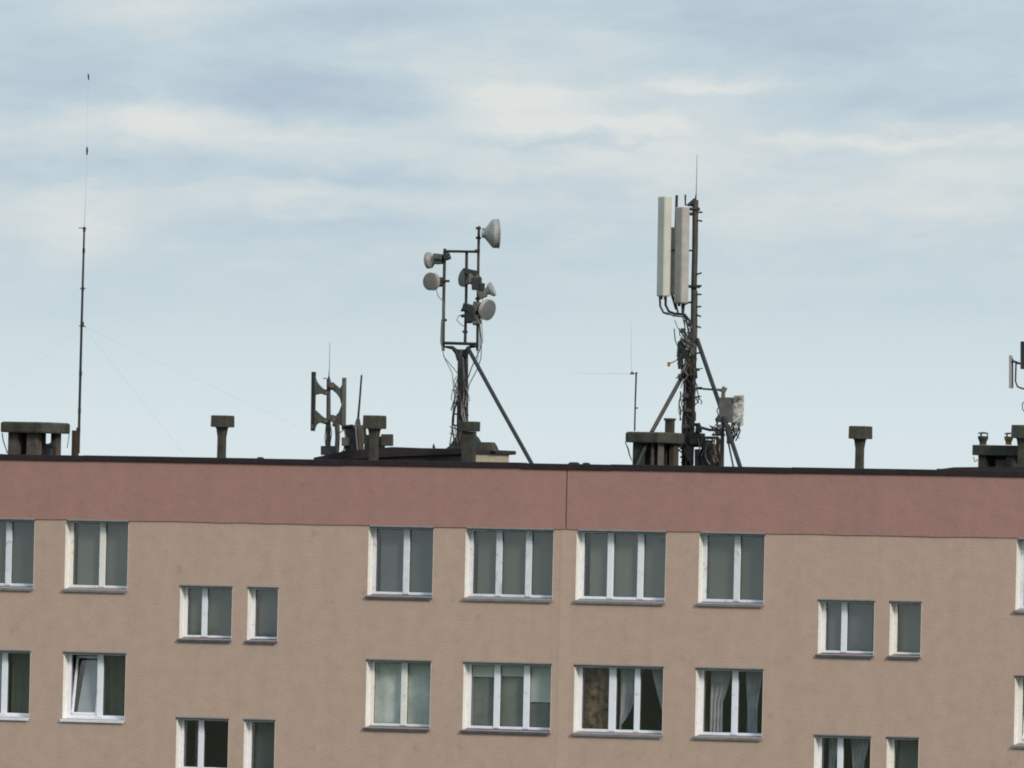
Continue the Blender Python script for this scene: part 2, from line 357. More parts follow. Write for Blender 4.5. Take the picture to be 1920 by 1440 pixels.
def build_window(idx, wd):
    row, _, l, r, t, bt, ns, kind, sill = wd
    x0, x1, _, _ = xz(l, r, t, bt); zt, zb = RZ[row]; zo = zb+.07
    D = .20
    fr = MB(); FS, FT, FB, MU = .085, .05, .065, .135
    if row == 'A': FT = .045
    small = row in 'ab'
    if small: MU = .125; FS = .075; FB = .055
    y0, y1 = D, D+.06
    fz0, fz1 = zb+.085, zt-.005
    fr.box((x0+.006, y0, fz0), (x0+FS, y1, fz1)); fr.box((x1-FS, y0, fz0), (x1-.006, y1, fz1))
    fr.box((x0+FS, y0+.003, fz1-FT), (x1-FS, y1, fz1)); fr.box((x0+FS, y0+.003, fz0), (x1-FS, y1, fz0+FB))
    gl = []  # glass spans
    a, c = x0+FS, x1-FS; wid = c-a
    if ns == 1: gl = [(a, c)]
    elif ns == 2: gl = [(a, a+(wid-MU)*.53), (a+(wid-MU)*.53+MU, c)]
    elif ns == 2.5: gl = [(a, a+(wid-MU)*.36), (a+(wid-MU)*.36+MU, c)]
    else:
        q = (wid-2*MU)
        if kind == 'lace': gl = [(a, a+q*.39), (a+q*.39+MU*1.15, a+q*.67+MU), (a+q*.67+MU*1.9, c)]
        else: gl = [(a, a+q*.335), (a+q*.335+MU, a+q*.68+MU), (a+q*.68+2*MU, c)]
    for (p, q) in zip(gl, gl[1:]):
        fr.box((p[1], y0-.012, fz0+FB*.4), (q[0], y1, fz1-FT*.6), bev=.004)
        m = (p[1]+q[0])/2
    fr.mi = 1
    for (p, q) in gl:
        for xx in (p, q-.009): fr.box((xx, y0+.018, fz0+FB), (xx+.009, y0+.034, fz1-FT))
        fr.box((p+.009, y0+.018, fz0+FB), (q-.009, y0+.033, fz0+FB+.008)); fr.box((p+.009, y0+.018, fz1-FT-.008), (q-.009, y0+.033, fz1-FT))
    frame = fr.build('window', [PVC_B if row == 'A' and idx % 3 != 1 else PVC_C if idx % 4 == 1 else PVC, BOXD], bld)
    gz0, gz1 = fz0+FB, fz1-FT
    for i, (p, q) in enumerate(gl):
        if kind in ('tilt', 'tiltr') and i == 0:
            # sash tipped inward at the top, hinged at the bottom
            sw, h, ang = .05, gz1-gz0, R_(9)
            s_ = MB(); rot = Matrix.Rotation(-ang, 3, 'X')
            def pp(x, z, yy=0.0): v = rot@Vector((0, yy, z)); return Vector((x, y0+.03+v.y, gz0+v.z))
            o = pp((p+q)/2, h/2)
            for (cx, cz, sx, sz) in (((p+sw/2), h/2, sw, h), ((q-sw/2), h/2, sw, h), ((p+q)/2, sw/2, q-p, sw), ((p+q)/2, h-sw/2, q-p, sw)):
                s_.obox(pp(cx, cz), (sx, .05, sz), rot)
            sash = s_.build('open_sash', PVC, frame)
            MB().quad(pp(p+sw, sw), pp(q-sw, sw), pp(q-sw, h-sw), pp(p+sw, h-sw)).build('pane', GLASS, frame)
            MB().quad(pp(p+sw+.06, sw, .05), pp(q-sw+.02, sw, .05), pp(q-sw+.02, h-sw, .05), pp(p+sw+.16, h-sw, .05)).build('sash_reflection', SASHREFL, frame)  # added pale sheet behind the tilted pane stands in for its sky reflection
        else:
            MB().quad((p-.005, y0+.03, gz0-.005), (q+.005, y0+.03, gz0-.005), (q+.005, y0+.03, gz1+.005), (p-.005, y0+.03, gz1+.005)).build('pane', GLASS, frame)
    # reveal: plaster lining of the left, right and top of the opening
    rv = MB(); rv.box((x0-.001, -.003, zo+.001), (x0+.004, D, zt)); rv.box((x1-.004, -.003, zo+.001), (x1+.001, D, zt)); rv.box((x0+.004, -.001, zt-.003), (x1-.004, D, zt+.001))
    rv.build('reveal', REVEAL, frame)
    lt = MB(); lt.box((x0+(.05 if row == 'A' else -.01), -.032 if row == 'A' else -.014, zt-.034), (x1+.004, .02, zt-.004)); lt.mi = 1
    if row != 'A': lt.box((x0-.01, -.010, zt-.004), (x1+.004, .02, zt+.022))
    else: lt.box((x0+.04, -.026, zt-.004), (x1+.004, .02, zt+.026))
    lt.build('lintel_shade_halo', [LINTD, LINTL], frame)
    # sloping sheet sill with a folded lip
    si = MB(); e0 = x0-.035; e1 = x1+.004
    poly = [(D+.002, zb+.098), (-.045, zb+.042), (-.045, zb), (-.038, zb), (-.036, zb+.034), (D+.002, zb+.088)]
    vs0 = [si.bm.verts.new((e0 if p[0] < 0 else x0, p[0], p[1])) for p in poly]; vs1 = [si.bm.verts.new((e1, p[0], p[1])) for p in poly]
    for k in range(6): si._f((vs0[k], vs0[(k+1) % 6], vs1[(k+1) % 6], vs1[k]))
    si._f(vs0[::-1]); si._f(vs1)
    si.build('sill', sill, frame)
    # dim room behind the glass
    rm = MB(); ry = 2.6; xa, xb, za, zc = x0-.5, x1+.5, zb-.3, zt+.35
    yi = D+.0605
    rm.quad((xa, ry, za), (xb, ry, za), (xb, ry, zc), (xa, ry, zc)); rm.quad((xa, yi, za), (xa, ry, za), (xa, ry, zc), (xa, yi, zc)); rm.quad((xb, yi, za), (xb, ry, za), (xb, ry, zc), (xb, yi, zc))
    rm.quad((xa, yi, za), (xb, yi, za), (xb, ry, za), (xa, ry, za)); rm.quad((xa, yi, zc), (xb, yi, zc), (xb, ry, zc), (xa, ry, zc))
    rm.build('room', ROOM, frame)
    def cloth(xl, xr, zl, zh, m, name, y=.32, amp=.02, freq=22, edge=None, ny=1):
        c = MB(); n = max(6, int((xr-xl)*40)); rowsv = []
        nz = 10 if edge else ny
        for j in range(nz+1):
            tt = j/nz; z = zl+(zh-zl)*tt; rr = []
            for i in range(n+1):
                s = i/n; xx = xl+(xr-xl)*s
                if edge: xa_, xb_ = edge(tt); xx = xa_+(xb_-xa_)*s
                rr.append(c.bm.verts.new((xx, y+amp*math.sin(freq*(xl+(xr-xl)*s))*(1-.3*tt), z)))
            rowsv.append(rr)
        for a_, b_ in zip(rowsv, rowsv[1:]):
            for i in range(n): c._f((a_[i], a_[i+1], b_[i+1], b_[i]))
        return c.build(name, m, frame, smooth=True)
    lo, hi = gz0-.03, gz1+.03
    rnd = random.Random(idx*7+1)
    if kind in ('blind', 'blindb', 'blindt'):
        m = BLIND_B if kind == 'blindb' else (BLIND_G, BLIND_C, BLIND_G)[idx % 3]
        lf = x0+FS+(rnd.choice([.06, .0, .09]) if not small else .02)
        cloth(lf, x1+.1, lo, hi, m, 'blind', y=.30, amp=.004, freq=7)
        if kind == 'blindt':
            pl = MB(); cx, cz = gl[2][1]-.12, gz1-.12
            pl.box((cx-.06, .268, cz-.05), (cx+.16, .285, cz+.02), bev=.01); pl.build('folded_cloth', BOXD, frame)
    elif kind == 'net':
        cloth(x0, x1+.1, lo, hi, NET, 'curtain', y=.31, amp=.012, freq=16)
    elif kind == 'halfblind':
        h = gz1-gz0
        for i, (p, q) in enumerate(gl):
            cut = (.82, .84, .43)[i]
            cloth(p-.02, q+.06, gz0+h*cut, hi, BLIND_L, 'blind', y=.265, amp=.002, freq=5)
            MB().box((p-.015, .262, gz0+h*cut-.018), (q+.05, .275, gz0+h*cut)).build('blind_rail', SILLW, frame)
        cloth(x0, x1+.1, lo, hi, BLIND_P, 'curtain', y=.30, amp=.008, freq=14)
    elif kind == 'lace':
        cloth(gl[0][0]-.02, gl[0][1]+.12, lo, hi, DRAPEB, 'curtain', y=.34, amp=.018, freq=24)
        p, q = gl[1]; cloth(p, q, lo, hi, DRAPE, 'curtain', y=.36, amp=.02, freq=30, edge=lambda t: (p+.02, p+.06+(q-p+.1)*max(0, t-.12)**.6))
        p2, q2 = gl[2]; cloth(p2, q2, lo, hi, DRAPE, 'curtain', y=.36, amp=.02, freq=30, edge=lambda t: (q2+.10-(q2-p2)*max(0, t)**.8*.85-.02, q2+.16))
    elif kind == 'drapes':
        p, q = gl[0]; cloth(p, q, lo, hi, DRAPE, 'curtain', y=.36, amp=.022, freq=34, edge=lambda t: (p+.09, p+.09+(q-p)*(.42+.5*max(0, t-.5)**.7)))
        p2, q2 = gl[1]; cloth(p2, q2, lo, hi, DRAPE, 'curtain', y=.36, amp=.022, freq=34, edge=lambda t: (p2+.15-.1*max(0, t-.4), p2+.15+(q2-p2)*(.40+.35*max(0, t-.45))))
    elif kind == 'plants':
        cloth(gl[1][0]+.02, gl[1][1]+.15, lo, hi, BLIND_G, 'curtain', y=.36, amp=.02, freq=26)
        cloth(gl[0][0]-.1, gl[0][1]-.1, lo, hi, BLIND_L, 'curtain', y=.36, amp=.02, freq=26)
    elif kind == 'tilt':
        p, q = gl[1]; cloth(p+.03, q+.16, lo, hi, BLIND_G, 'curtain', y=.38, amp=.03, freq=26)
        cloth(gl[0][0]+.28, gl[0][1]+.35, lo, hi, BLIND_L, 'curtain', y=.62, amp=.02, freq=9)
    elif kind == 'tiltr':
        cloth(gl[1][0]+.05, gl[1][1]+.16, lo, hi, NET, 'curtain', y=.55, amp=.03, freq=26)
    elif kind == 'room':
        p, q = gl[0]; cloth(q-.13, q-.02, lo, hi, DRAPEB, 'curtain', y=.33, amp=.02, freq=40)
        p, q = gl[1]; cloth(q-.10, q-.05, lo, hi, DRAPE, 'curtain', y=.34, amp=.01, freq=40)
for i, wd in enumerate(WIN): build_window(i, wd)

rg = random.Random(4)
# ================================================================== things on the roof
ZF = ZR-.045     # roof surface
def P(px, py, Yd): return at(px, py, Yd)
def arc(p0, p1, sag, n=8, dirv=Vector((0, 0, -1))):
    p0, p1 = Vector(p0), Vector(p1)
    return [p0.lerp(p1, i/n)+dirv*sag*4*(i/n)*(1-i/n) for i in range(n+1)]

# --- T-shaped ventilation chimneys
def vent(px_l, px_r, py_t, py_b, stem_l, stem_r, Yd, label, group='T shaped ventilation chimneys on the roof edge', mats=(CONC, CONC)):
    wpx = (px_r-px_l)*PX; c = P((px_l+px_r)/2, (py_t+py_b)/2, Yd+.18); zt = P((px_l+px_r)/2, py_t, Yd+.18).z; zb = P((px_l+px_r)/2, py_b, Yd+.18).z
    wd = wpx/1.337; h = wd/2; o = thing('ventilation_chimney', label, 'chimney', (c.x, Yd+.18, ZF), group)
    s = (stem_r-stem_l)*PX/1.337/2; cx = P((stem_l+stem_r)/2, py_b, Yd+.18).x; cy = Yd+.18
    m = MB().loft([(zb, c.x-h*.97, c.x+h*.97, cy-h*.97, cy+h*.97), (zb+.02, c.x-h, c.x+h, cy-h, cy+h), (zt-.02, c.x-h*.985, c.x+h*.985, cy-h*.985, cy+h*.985), (zt, c.x-h*.94, c.x+h*.94, cy-h*.94, cy+h*.94)])
    m.build('cap', mats[0], o)
    H = zb-ZF; m = MB().loft([(ZF-.02, cx-s*1.25, cx+s*1.25, cy-s*1.25, cy+s*1.25), (ZF+H*.12, cx-s*1.02, cx+s*1.02, cy-s*1.02, cy+s*1.02), (ZF+H*.7, cx-s, cx+s, cy-s, cy+s), (zb-.03, cx-s*1.3, cx+s*1.3, cy-s*1.3, cy+s*1.3), (zb-.001, cx-s*1.5, cx+s*1.5, cy-s*1.5, cy+s*1.5)])
    m.build('shaft', mats[1], o)
    MB().box((cx-s*1.6, cy-s*1.6, ZF-.01), (cx+s*1.6, cy+s*1.6, ZF+.05), bev=.01).build('base_flashing', FLASH, o)
    return o
vent(395, 440, 779, 801, 408, 425, 1.2, 'T shaped concrete vent standing alone left of the ring shaped antenna')
vent(1591, 1636, 799, 823, 1604, 1621, 1.2, 'T shaped concrete vent standing alone right of the tallest mast')
vent(680, 725, 779, 804, 693, 711, 1.6, 'T shaped concrete vent between the upright rod and the dish mast')
vent(1896, 1942, 797, 822, 1909, 1926, 1.2, 'T shaped concrete vent behind the two pots at the right edge')

# --- wide capped chimney stacks on piers
def stack(px_l, py_t, py_b, Yd, label, pier_x, back_x, W=1.16):
    tl = P(px_l, py_t, Yd); zb = P(px_l, py_b, Yd).z; x0, zt = tl.x, tl.z; Dp = 1.16
    o = thing('capped_chimney_stack', label, 'chimney', (x0+W/2, Yd+Dp/2, ZF), 'wide capped chimney stacks')
    m = MB(); c = .13; z2 = zt-.03
    ring = lambda g, z: [m.bm.verts.new(p) for p in ((x0+c+g, Yd+g, z), (x0+W-c-g, Yd+g, z), (x0+W-g, Yd+c+g, z), (x0+W-g, Yd+Dp-c-g, z), (x0+W-c-g, Yd+Dp-g, z), (x0+c+g, Yd+Dp-g, z), (x0+g, Yd+Dp-c-g, z), (x0+g, Yd+c+g, z))]
    rs = [ring(.01, zb), ring(0, zb+.03), ring(0, z2), ring(.03, zt)]
    m._f(rs[0][::-1]); m._f(rs[-1])
    for a, b_ in zip(rs, rs[1:]):
        for k in range(8): m._f((a[k], a[(k+1) % 8], b_[(k+1) % 8], b_[k]))
    m.build('cap', CONC, o)
    for (a, b_, mt) in pier_x: MB().box((x0+a, Yd+.16, ZF), (x0+b_, Yd+.38, zb), bev=.01).build('pier', mt, o)
    for (a, b_, mt) in back_x: MB().box((x0+a, Yd+.78, ZF), (x0+b_, Yd+1.0, zb), bev=.01).build('pier', mt, o)
    return o, x0, zb, zt
o, sx0, szb, szt = stack(-4, 790, 810, .9, 'wide octagonal capped chimney stack on piers at the left edge', [(.16, .40, PIER), (.60, .85, PIER)], [(.02+.14, .36, BRICKD), (.50, .62, BRICKD), (.84, .98, PIER)])
MB().box((sx0+.3, 1.35, ZF), (sx0+.62, 1.6, szb)).build('flue_block', BRICKD, o)
m = MB(); q = P(96, 832, 1.5); m.box((q.x-.09, 1.4, ZF), (q.x+.05, 1.5, q.z), bev=.01); m.box((q.x+.02, 1.38, q.z-.06), (q.x+.12, 1.5, q.z+.02)); m.build('metal_bracket', BOXD, o)
MB().tube([P(4, 812, 1.0), P(6, 826, 1.0), P(14, 850, 1.0)], .012).build('cable', CABLE, o)
MB().tube([P(130, 812, 1.2), P(126, 840, 1.2)], .008).build('cable', CABLE, o)
o, s2x, s2zb, s2zt = stack(1168, 809, 829, .9, 'wide capped chimney stack on piers at the foot of the tallest mast', [(.15, .38, CONC2), (.56, .61, PIER), (.71, .76, BOXG)], [(.2, .45, BRICKD), (.5, .62, BRICKD), (.68, .80, PIER)], W=.9)
MB().box((s2x+.28, 1.30, ZF), (s2x+.52, 1.62, s2zb)).build('flue_block', PIER, o)
MB().box((s2x+.64, 1.22, ZF), (s2x+.72, 1.32, s2zb)).build('flue_block', BOXD, o)
MB().tube([P(1172, 828, 1.0), P(1178, 842, 1.0), P(1180, 852, 1.0), P(1185, 864, 1.0)], [.008, .016, .014, .008]).build('cable', CABLE, o)
q0, q1 = P(1247, 784, 1.4), P(1267, 806, 1.4)
pot = thing('chimney_pot', 'small square dark pot on top of the stack by the tallest mast', 'chimney', (q0.x+.08, 1.45, s2zt))
MB().loft([(s2zt+.001, q0.x+.01, q0.x+.165, 1.38, 1.52), (q0.z-.05, q0.x+.01, q0.x+.165, 1.38, 1.52), (q0.z-.045, q0.x-.01, q0.x+.18, 1.36, 1.54), (q0.z, q0.x-.01, q0.x+.18, 1.36, 1.54)]).build('pot_body', CONC2, pot)

# --- slender guyed radio mast at the left
YM = 1.9
o = thing('radio_mast', 'thin tall guyed mast with long whip beside the left chimney stack', 'mast', tuple(P(142, 852, YM)))
a, b_, c_ = P(147, 850, YM), P(153, 610, YM), P(158, 428, YM)
MB().tube([a, b_, c_], [.030, .027, .020]).build('mast_tube', STEELD, o)
m = MB()
for (x, y, r) in ((158, 430, .028), (157, 470, .03), (155, 542, .030), (154, 608, .04), (151, 700, .034), (149, 770, .034), (147, 806, .045)): q = P(x, y, YM); m.lathe(q-Vector((0, 0, .05)), (0, 0, 1), [(0, r), (.1, r)], 8)
m.build('joint_sleeve', STEELD, o)
MB().loft([(ZF, *(lambda q: (q.x-.055, q.x+.055, YM-.09, YM+.03))(P(142, 850, YM))), (P(142, 807, YM).z, *(lambda q: (q.x-.055, q.x+.055, YM-.09, YM+.03))(P(142, 850, YM)))]).build('base_post', RUST, o)
MB().tube([c_, P(161, 360, YM), P(163, 285, YM)], [.0045, .0012, .0009], 4).build('whip', STEELD, o)
MB().tube([P(163, 285, YM), P(164, 200, YM), P(166, 140, YM)], [.0009, .0008, .0007], 4).build('whip', STEELD, o)
MB().tube([P(163, 275, YM), P(163.3, 282, YM), P(163, 291, YM)], [.012, .024, .012]).build('trap_coil', STEELD, o)
MB().tube([P(165, 138, YM), P(166, 143, YM), P(166, 150, YM)], [.010, .018, .012]).build('trap_coil', STEELD, o)
m = MB()
for (x0_, y0_, x1_, y1_) in ((148, 427, 162, 429), (150, 541, 160, 541), (148, 611, 161, 612)): m.tube([P(x0_, y0_, YM), P(x1_, y1_, YM)], .010, 6)
m.build('cross_arm', STEELD, o)
for (x, y, Yd) in ((345, 852, 4.5), (560, 800, 8.0), (60, 690, -0.0), (-60, 790, 8.0)):
    MB().tube([P(155, 612, YM), P(x, y, Yd) if x != 60 else P(20, 700, 6)], .0009 if x > 200 else .0004, 4).build('guy_wire', CABLEG, o)

RINGG = mat('ring_grey_green', (.070, .070, .058), .7, var=.35, scale=9)
# --- ring shaped twin panel antenna
YR = 3.0
o = thing('ring_shaped_antenna', 'twin panel antenna whose curved brackets form a ring round the pole', 'antenna', tuple(P(615, 852, YR)))
def panel(mb, xl, xr, yt, yb, Yd, dep, lean=0):
    # slab in photo-aligned width, real depth along y
    a = P(xl, yt, Yd); b2 = P(xr, yt, Yd); c2 = P(xl-lean, yb, Yd); d2 = P(xr-lean, yb, Yd)
    v = [mb.bm.verts.new(q) for q in (c2, d2, d2+Vector((0, dep, 0)), c2+Vector((0, dep, 0)), a, b2, b2+Vector((0, dep, 0)), a+Vector((0, dep, 0)))]
    fs = [mb._f([v[i] for i in q]) for q in ((3, 2, 1, 0), (4, 5, 6, 7), (0, 1, 5, 4), (1, 2, 6, 5), (2, 3, 7, 6), (3, 0, 4, 7))]
    es = {e for f in fs for e in f.edges}
    r = bmesh.ops.bevel(mb.bm, geom=list(es), offset=.008, segments=2, affect='EDGES')
    for f in r['faces']: f.material_index = mb.mi
    return mb
m = MB(); panel(m, 583.5, 589, 697, 808, YR, .10, 1.5); m.build('antenna_panel', STEELD, o)
m = MB(); panel(m, 641, 646, 708, 806, YR, .10, 1); m.build('antenna_panel', BOXG, o)
MB().tube([P(616, 712, YR+.05), P(616, 790, YR+.05), P(615, 852, YR+.05)], [.042, .05, .06], 10).build('pole', STEEL, o)
def strap(pts, Yd, dz, dep, name, mt, par):
    # curved flat bracket: list of (px, py, half height px)
    m = MB(); ring = []
    for (x, y, h) in pts:
        h *= .8
        a_, b2 = P(x, y-h, Yd), P(x, y+h, Yd); ring.append([m.bm.verts.new(q) for q in (a_, b2, b2+Vector((0, dep, 0)), a_+Vector((0, dep, 0)))])
    for p, q in zip(ring, ring[1:]):
        for k in range(4): m._f((p[k], p[(k+1) % 4], q[(k+1) % 4], q[k]))
    m._f(ring[0]); m._f(ring[-1][::-1]); return m.build(name, mt, par)
strap([(589, 722, 24), (592, 727, 16), (597, 730, 11), (603, 733, 7), (609, 736, 6), (616, 734, 8)], YR+.02, 0, .06, 'curved_bracket', RINGG, o)
strap([(616, 724, 9), (623, 724, 9), (631, 731, 9), (637, 738, 11), (641, 742, 26)], YR+.03, 0, .06, 'curved_bracket', RINGG, o)
strap([(589, 786, 22), (592, 783, 16), (597, 784, 11), (603, 787, 8), (609, 790, 7), (616, 790, 8)], YR+.02, 0, .06, 'curved_bracket', RINGG, o)
strap([(616, 785, 8), (622, 784, 8), (629, 788, 10), (635, 784, 14), (641, 778, 26)], YR+.03, 0, .06, 'curved_bracket', RINGG, o)
strap([(588, 738, 10), (589.5, 752, 12), (588, 768, 10)], YR+.03, 0, .04, 'curved_bracket', RINGG, o)
MB().tube([P(616.5, 706, YR), P(617.5, 690, YR), P(618.5, 642, YR)], [.012, .006, .004], 6).build('whip', STEELD, o)
m = MB(); m.lathe(P(616.5, 716, YR+.05), (0, 0, 1), [(0, .05), (.05, .035), (.12, .015)], 10); m.tube([P(606, 710, YR), P(611, 709, YR), P(616, 714, YR)], .010); m.build('lightning_head', STEELD, o)
for k, (x, y) in enumerate(((606, 838), (620, 846))): pass
m = MB(); panel(m, 601, 623, 836, 853, YR-.3, .2); m.build('foot_box', BOXD, o)
MB().tube([P(618, 785, YR-.03), P(622, 812, YR-.03), P(617, 850, YR-.03)], .010).build('cable', CABLEG, o)
MB().tube([P(612, 792, YR-.03), P(609, 820, YR-.03), P(612, 850, YR-.03)], .009).build('cable', CABLE, o)

for (x, y, w_, h_) in ((622, 724, 9, 8), (612, 737, 8, 6), (611, 790, 9, 6), (625, 786, 9, 10), (643, 796, 5, 9), (585.5, 800, 5, 8)): MB().obox(P(x, y, YR-.02), (w_*PX, .09, h_*PX), Matrix.Rotation(TH, 3, 'Z')@Matrix.Rotation(random.uniform(-.3, .3), 3, 'Y')).build('clamp', RINGG, o)
# --- cluster of radio cabinets beside it
YC = 2.9
o = thing('radio_cabinet', 'dark radio cabinet with bent conduits behind the ring shaped antenna', 'cabinet', tuple(P(655, 852, YC)))
m = MB(); panel(m, 646, 670, 803, 850, YC, .3); panel(m, 641, 664, 797, 806, YC+.02, .2); m.build('cabinet_body', BOXD, o)
MB().tube([P(645, 800, YC-.02), P(660, 798, YC-.02), P(669, 810, YC-.02), P(674, 850, YC-.02)], .03).build('conduit', STEELD, o)
MB().tube([P(625, 796, YC), P(632, 796, YC), P(633, 820, YC), P(631, 852, YC)], [.05, .055, .05, .05]).build('conduit', STEEL, o)
MB().tube([P(636, 812, YC-.04), P(645, 806, YC-.04), P(649, 822, YC-.04), P(644, 846, YC-.04)], .014).build('conduit', CABLEG, o)
m = MB(); panel(m, 640, 652, 820, 836, YC-.1, .1); m.build('junction_box', BOXG, o)
m = MB(); panel(m, 656, 668, 832, 845, YC-.06, .05); m.build('door_panel', CABLE, o)

o = thing('upright_rod_antenna', 'slim leaning rod antenna standing left of a T shaped vent', 'antenna', tuple(P(675, 852, 2.8)))
MB().tube([P(678, 703, 2.8), P(674.5, 750, 2.8), P(671, 790, 2.8)], [.020, .022, .026]).build('rod', STEELD, o)
MB().tube([P(671, 786, 2.8), P(674, 812, 2.8), P(676, 852, 2.8)], [.045, .06, .07]).build('foot_tube', STEEL, o)
m = MB(); panel(m, 665, 670, 791, 806, 2.75, .06, -3); panel(m, 676, 683, 797, 832, 2.8, .1); m.build('clamp', BOXG, o)
MB().tube([P(684, 800, 2.8), P(686, 815, 2.8), P(683, 850, 2.8)], .016).build('cable', CABLE, o)
MB().tube([P(666, 795, 2.7), P(669, 830, 2.7), P(671, 852, 2.7)], .014).build('cable', CABLEG, o)
m = MB(); panel(m, 684, 694, 815, 850, 3.0, .2); m.build('equipment_box', CONC2, o)

o = thing('small_box_antenna', 'small brownish box antenna just right of the T shaped vent stem', 'antenna', tuple(P(718, 850, 2.8)))
m = MB(); panel(m, 714, 733, 814, 836, 2.8, .12); m.build('housing', PIER, o)
m = MB(); m.tube([P(719, 834, 2.86), P(717, 852, 2.86)], .04); panel(m, 700, 716, 818, 850, 2.9, .1); m.build('mount', CONC2, o)

# --- low rooftop housing (lift machine room) behind the masts
o = thing('rooftop_housing', 'low dark roofed housing with cream end wall under the dish mast', 'roof housing', (P(850, 862, 4).x, 5.5, ZF))
YH = 2.5
def xzp(px, py, Yd): q = P(px, py, Yd); return (q.x, q.z)
top = [xzp(*p, YH) for p in ((588, 858), (612, 853), (640, 847), (700, 841), (735, 838), (790, 840), (846, 841), (892, 842))]
bot = [xzp(*p, YH) for p in ((892, 849), (846, 852), (740, 856), (640, 862), (588, 870))]
MB().prism(top+bot, YH, YH+1.9).build('roof_slab', FELT, o)
q0, q1 = P(640, 868, YH+.06), P(888, 868, YH+.06); ZT_ = P(880, 849, YH).z
MB().box((q0.x, YH+.06, ZF), (q1.x-.03, YH+1.7, ZT_)).build('shade_dark_wall', FELT, o)  # front wall coloured dark to carry the shadow on that side
MB().box((q1.x-.029, YH+.06, ZF), (q1.x, YH+1.72, ZT_-.003)).build('end_wall', CREAM, o)
MB().tube([P(812, 840, YH+.1), P(813, 833, YH+.1), P(815, 840, YH+.1)], .02).build('roof_stub', STEELD, o)

# --- the chimney and tarpaulin at the dish mast's foot
YD = 2.7
o = thing('mast_foot_chimney', 'mossy concrete chimney block in front of the dish mast foot', 'chimney', (P(885, 860, YD-.9).x, YD-.9, ZF))
m = MB(); a, b_ = P(862, 790, YD-.9), P(900, 809, YD-.9); m.box((a.x, YD-1.0, b_.z), (b_.x-.08, YD-.72, a.z), bev=.012); m.build('cap', CONC2, o)
a, b_ = P(869, 809, YD-.85), P(891, 866, YD-.85); MB().loft([(ZF, a.x, b_.x-.02, YD-.92, YD-.78), (a.z, a.x+.01, b_.x-.02, YD-.92, YD-.78)]).build('shaft', CONC, o)
o = thing('tarpaulin_cover', 'dark green tarpaulin draped over the foot of the dish mast', 'tarpaulin')
m = MB(); ring0 = []
cc = P(888, 845, YD+.4)
for (y, xl, xr) in ((845, 834, 908), (838, 843, 905), (829, 850, 900), (822, 855, 896), (812, 858, 890)):
    a, b_ = P(xl, y, YD+.55), P(xr, y, YD+.55); cx, rx = (a.x+b_.x)/2, (b_.x-a.x)/2; zz = (a.z+b_.z)/2
    ring0.append([m.bm.verts.new((cx+rx*math.cos(k*math.tau/20)*(1+.06*math.sin(k*3.1+y)), YD+.55+rx*.6*math.sin(k*math.tau/20)*(1+.08*math.sin(k*2.3+y)), zz+.02*math.sin(k*2+y))) for k in range(20)])
for p, q in zip(ring0, ring0[1:]):
    for k in range(20): m._f((p[k], p[(k+1) % 20], q[(k+1) % 20], q[k]))
m._f(ring0[-1]); m._f(ring0[0][::-1])
m.build('sheet', TARP, o)

o = thing('parapet_block', 'small grey tapered block on dark slab right of the mossy mast chimney', 'block', (P(918, 845, 3.3).x, 3.3, P(918, 846, 3.3).z))
a, b_ = P(903, 829, 3.3), P(932, 846, 3.3)
MB().loft([(b_.z, a.x-.02, b_.x, 3.15, 3.4), (b_.z+.10, a.x-.01, b_.x-.04, 3.16, 3.39), (a.z, a.x, b_.x-.09, 3.18, 3.37)]).build('block_body', CONC, o)
# --- the dish mast
YD = 3.1
o = thing('microwave_dish_mast', 'steel mast with a rectangular pipe frame carrying six microwave dishes', 'mast', tuple(P(868, 845, YD)))
MB().tube([P(865, 655, YD), P(864, 740, YD), P(863, 850, YD)], [.075, .08, .085], 12).build('main_pole', STEEL, o)
MB().tube([P(874, 660, YD+.05), P(874, 740, YD+.05), P(874, 850, YD+.05)], .045, 10).build('main_pole', STEELD, o)
m = MB()
m.tube([P(834, 466, YD), P(832, 560, YD), P(831, 658, YD)], .034, 8); m.build('frame_pipe', STEEL, o)
MB().tube([P(898, 424, YD), P(897, 480, YD), P(896, 560, YD), P(895, 658, YD)], .030, 8).build('frame_pipe', STEEL, o)
MB().tube([P(875, 474, YD), P(874, 560, YD), P(872, 645, YD)], .032, 8).build('frame_pipe', STEELD, o)
MB().tube([P(833, 471, YD-.05), P(897, 472, YD-.05)], .027, 8).build('frame_crossbar', STEELD, o)
MB().tube([P(829, 643, YD-.05), P(895, 645, YD-.05)], .032, 8).build('frame_crossbar', STEELD, o)
